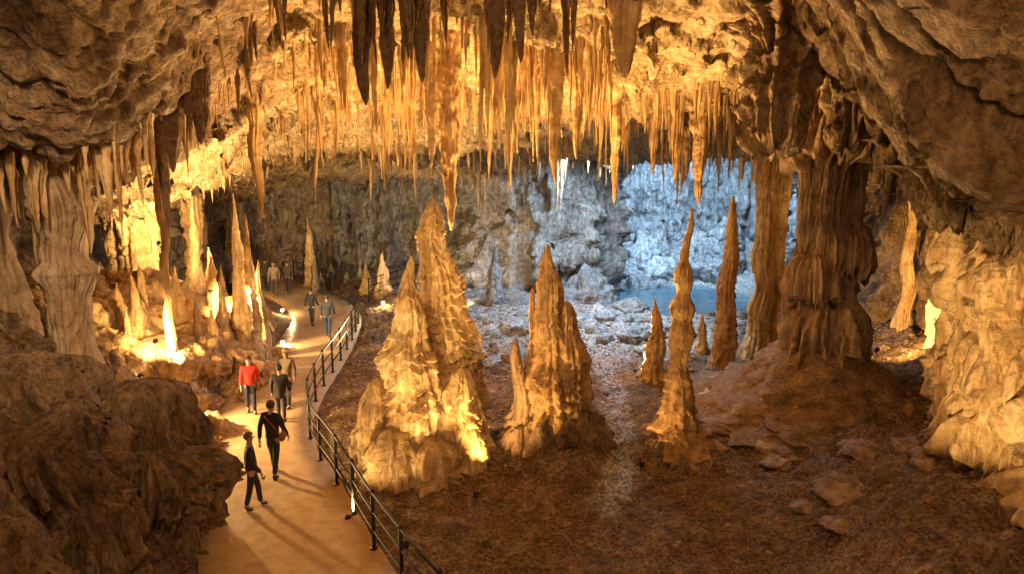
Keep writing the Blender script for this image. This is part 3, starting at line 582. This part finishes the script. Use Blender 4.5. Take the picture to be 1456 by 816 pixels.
hero(738,90,12.4,.14,'smaller brown stalactite near the top centre right',118,mat=M_dark)
hero(887,112,14,.30,'broad cone shaped stalactite on the bare lit ceiling',119,tier=.15)
hero(1102,212,15.2,.62,'massive blunt rock pendant hanging in front of the big column',120,mat=M_dark,tier=.2,blunt=.55,nt=150,nz=160,jag=.3,fk=3.2,fl=.4)
hero(1205,205,16,.46,'fluted drapery hanging right of the rock pendant',121,mat=M_dark,tier=.1,blunt=.5,nt=120,nz=110,fl=.5,jag=.4,fk=3.2)
hero(1250,262,17,.22,'dark ragged stalactite over the orange alcove',122,mat=M_dark,blunt=.3)
for i,(px,py,Yq,r) in enumerate([(1300,215,14.5,.5),(1335,260,13.6,.45),(1372,300,13.2,.5),(1408,330,12.6,.45),(1440,300,11.6,.5),(1275,150,13.5,.45),(1390,200,11.6,.45)]):
    hero(px,py,Yq,r,'ribbed drapery with ragged lower edge on the right overhang',130+i*1.7,mat=M_dark,nt=130,nz=100,fl=.5,jag=.5,fk=3.4,tier=.08,group='ribbed draperies on the right overhang')
hero(78,250,13.7,.2,'left one of three blunt stalactites fused to the top of the left column',124,mat=M_pale,blunt=.6)
hero(102,236,13.6,.22,'middle one of three blunt stalactites fused to the top of the left column',125,mat=M_pale,blunt=.6)
hero(124,256,13.7,.18,'right one of three blunt stalactites fused to the top of the left column',126,mat=M_pale,blunt=.6)
# ================================================================ railings
def railing(pts,label,sp=1.45,h=1.12):
    L=resample(pts,sp); g=empty('railing',L[0]); tag(g,label,'railing'); o=L[0]
    for p in L:
        q=p-o; v,f=join([tube([q+Vector((0,0,-.25)),q+Vector((0,0,h+.03))],.036,8),tube([q+Vector((0,0,0)),q+Vector((0,0,.03))],.07,10),tube([q+Vector((0,0,h+.03)),q+Vector((0,0,h+.06)),q+Vector((0,0,h+.075))],[.04,.04,.015],8)])
        obj('post',v,f,M_rail,g)
    fine=resample(pts,.3)
    for z in(h,h*.66,h*.33):
        v,f=tube([p-o+Vector((0,0,z)) for p in fine],.022 if z<h else .03,8); obj('rail',v,f,M_rail,g)
off=[]
for i,p in enumerate(cl):
    d=(cl[min(i+1,len(cl)-1)]-cl[max(i-1,0)]).normalized(); off.append(p+Vector((d.y,-d.x,0))*(HW-.08))
i0=min(range(len(cl)),key=lambda i:abs(cl[i].y-7.5))
railing(off[i0:-5],'black metal railing curving along the right side of the walkway')
q1=gr(500,428);q2=gr(560,420); railing([q1+Vector((.9,0,0)),q2+Vector((0,1.2,0)),q2+Vector((1.0,4,0))],'short black railing branching off toward the rear chamber')
# ================================================================ lamps
WARM=(1,.64,.26); AMB=(1,.57,.19); BLUE=(.46,.72,1)
def spot(pos,tgt,P,cone,col,fix=None,r=.06,blend=.6,st=.4):
    l=bpy.data.lights.new('spot','SPOT'); l.energy=P; l.spot_size=math.radians(cone); l.spot_blend=blend; l.color=col; l.shadow_soft_size=r
    o=bpy.data.objects.new('spot_light',l); C.objects.link(o); pos=Vector(pos); d=(Vector(tgt)-pos).normalized(); o.location=pos; o.rotation_euler=d.to_track_quat('-Z','Y').to_euler()
    if fix:
        b=pos-d*.09; g=empty('floodlight',(b.x,b.y,b.z)); tag(g,fix,'floodlight')
        v,f=tube([d*-.06,d*-.045,d*.05,d*.07],[.03,.055,.06,.07],12); obj('housing',v,f,M_hous,g)
        v,f=tube([d*.055,d*.06],[.058,.058],12); obj('lens',v,f,M_lens,g)
        v,f=tube([(0,0,-.03),(0,0,-st)],.012,6); obj('stake',v,f,M_hous,g)
def gz(x,y,h=.25): return (x,y,fz(x,y)+h)
spot(gz(-9.3,24,1.5),(-8.0,19.5,9),27000,140,WARM,'black floodlight on the left ledge aimed at the ceiling',st=1.7)
spot(gz(-12.6,25,1.6),(-13,29,5.5),4500,120,WARM,'black floodlight on the far left ledge',st=1.8)
spot(gz(-5.5,27,.3),(-5,23,9),12000,125,WARM,'black floodlight right of the walkway bend')
spot(gz(-2.6,18.6),(-1.4,17.6,9),16000,100,AMB,'black floodlight behind the twin spires')
spot(gz(1.6,19.5),(.8,18,9),9500,100,AMB,'black floodlight behind the amber stalagmite cluster')
spot(gz(4.2,23),(4.2,18,9.4),9500,105,AMB,'black floodlight near the short stout stalagmite')
spot(gz(-3.3,13.2,.2),(-2.2,15.6,3.2),500,100,WARM,'black floodlight between the railing and the twin spires')
spot(gz(-2.0,12.3,.15),(-1.6,16,4.6),1700,60,WARM,'black floodlight in the dirt in front of the twin spires')
spot(gz(-.75,14.0,.2),(.6,16.4,3.8),1100,85,AMB,'black floodlight between the two stalagmite clusters')
spot(gz(11,20.5,.6),(15,24.5,4.5),2800,120,AMB,'black floodlight in the orange alcove')
spot(gz(4.6,16.2,.2),(7.8,18.8,4.4),1500,70,AMB,'black floodlight at the foot of the earth mound')
spot(gz(7.4,22.6,.3),(9.2,25,4.2),900,120,WARM,'black floodlight behind the massive column')
spot(gz(3.0,15.2,.2),(4.1,16.6,3.0),260,100,AMB,'black floodlight left of the slender needle')
spot(gz(-9.6,17.6,1.0),(-5.6,17.0,0),3200,120,WARM,'black floodlight on the bank shining down on the walkway',r=.15,st=1.2)
spot(gz(-10.4,24.0,1.6),(-7.8,28.0,0),3000,130,WARM,'black floodlight on the ledge shining on the walkway bend',r=.15,st=1.8)
spot(gz(-9.6,18.4,1.3),(-11.5,24,1.8),1500,110,WARM,'black floodlight low on the slope lighting the left ledge',r=.15,st=1.5)
spot(gz(-14.5,33,1.6),(-10.5,36,0),3000,130,WARM,'black floodlight lighting the far end of the walkway',r=.15,st=1.8)
spot(gz(-2.5,32,.3),(-5.0,44,4.0),2200,100,(1,.80,.58),'added black fill floodlight on the ground facing the rear wall',r=.15)  # made-up fill lamp, added to lift the rear wall
# unseen fill spots added out of frame to brighten near columns, spires and rock
spot((-3.5,3.6,9.0),(-9.2,14,4.6),3400,36,(1,.66,.36),r=.3)
spot((-4.2,4.0,8.6),(-1.5,16,3.6),3800,26,WARM,r=.3)
spot((1.6,6.6,.7),(9.5,12.4,4.8),5200,32,WARM,r=.1)
spot((-4.6,6.4,1.0),(-7.8,12,1.6),1300,70,WARM,r=.15)
def area(pos,tgt,P,size,col):
    l=bpy.data.lights.new('area','AREA'); l.energy=P; l.size=size; l.color=col; o=bpy.data.objects.new('area_light',l); C.objects.link(o); o.location=pos; o.rotation_euler=(Vector(tgt)-Vector(pos)).to_track_quat('-Z','Y').to_euler()
area((-2,2.5,8.6),(-6,13,2.0),340,1.6,(1,.58,.27)); area((3,2.5,8.6),(5,14,1),380,1.6,(1,.55,.24))  # unseen warm fill panels added above the viewpoint for the near rock
area((10.5,38,8.6),(10.5,47,3),2900,3,BLUE)
area((4.0,29.5,7.0),(3.2,29,0),1500,3,(.56,.78,1))
spot((3.2,32.6,6.2),(2.2,38.6,2.6),1700,85,(.56,.78,1),r=.6)
spot((8,39,1.5),(10,47,6),1500,120,BLUE,r=.5)
def pathlamp(px,py,label,h=.35,dx=0):
    q=gr(px,py); q.x+=dx; z=fz(q.x,q.y); g=empty('path_lamp',(q.x,q.y,z)); tag(g,label,'lamp')
    v,f=tube([(0,0,-.2),(0,0,h)],.02,8); obj('post',v,f,M_hous,g)
    v,f=ell((0,0,h+.07),(.06,.06,.06),14,10); obj('globe',v,f,M_globe,g)
    v,f=tube([(0,0,h+.115),(0,0,h+.13),(0,0,h+.16)],[.08,.06,.02],12); obj('cap',v,f,M_hous,g)
pathlamp(291,634,'glowing path lamp low against the left walkway edge',.25)
pathlamp(268,590,'glowing lamp on a short stem in the rocks left of the walkway',.6,-.2)
pathlamp(402,492,'glowing path lamp at the left walkway edge before the bend',.25)
pathlamp(545,438,'glowing path lamp beside the far railing',.2)
pathlamp(420,447,'glowing path lamp at the inner side of the far bend',.2,-.6)
w=bpy.data.worlds.new('World'); S.world=w; w.use_nodes=True; bgd=w.node_tree.nodes['Background']; bgd.inputs[0].default_value=(1,.58,.33,1); bgd.inputs[1].default_value=.025
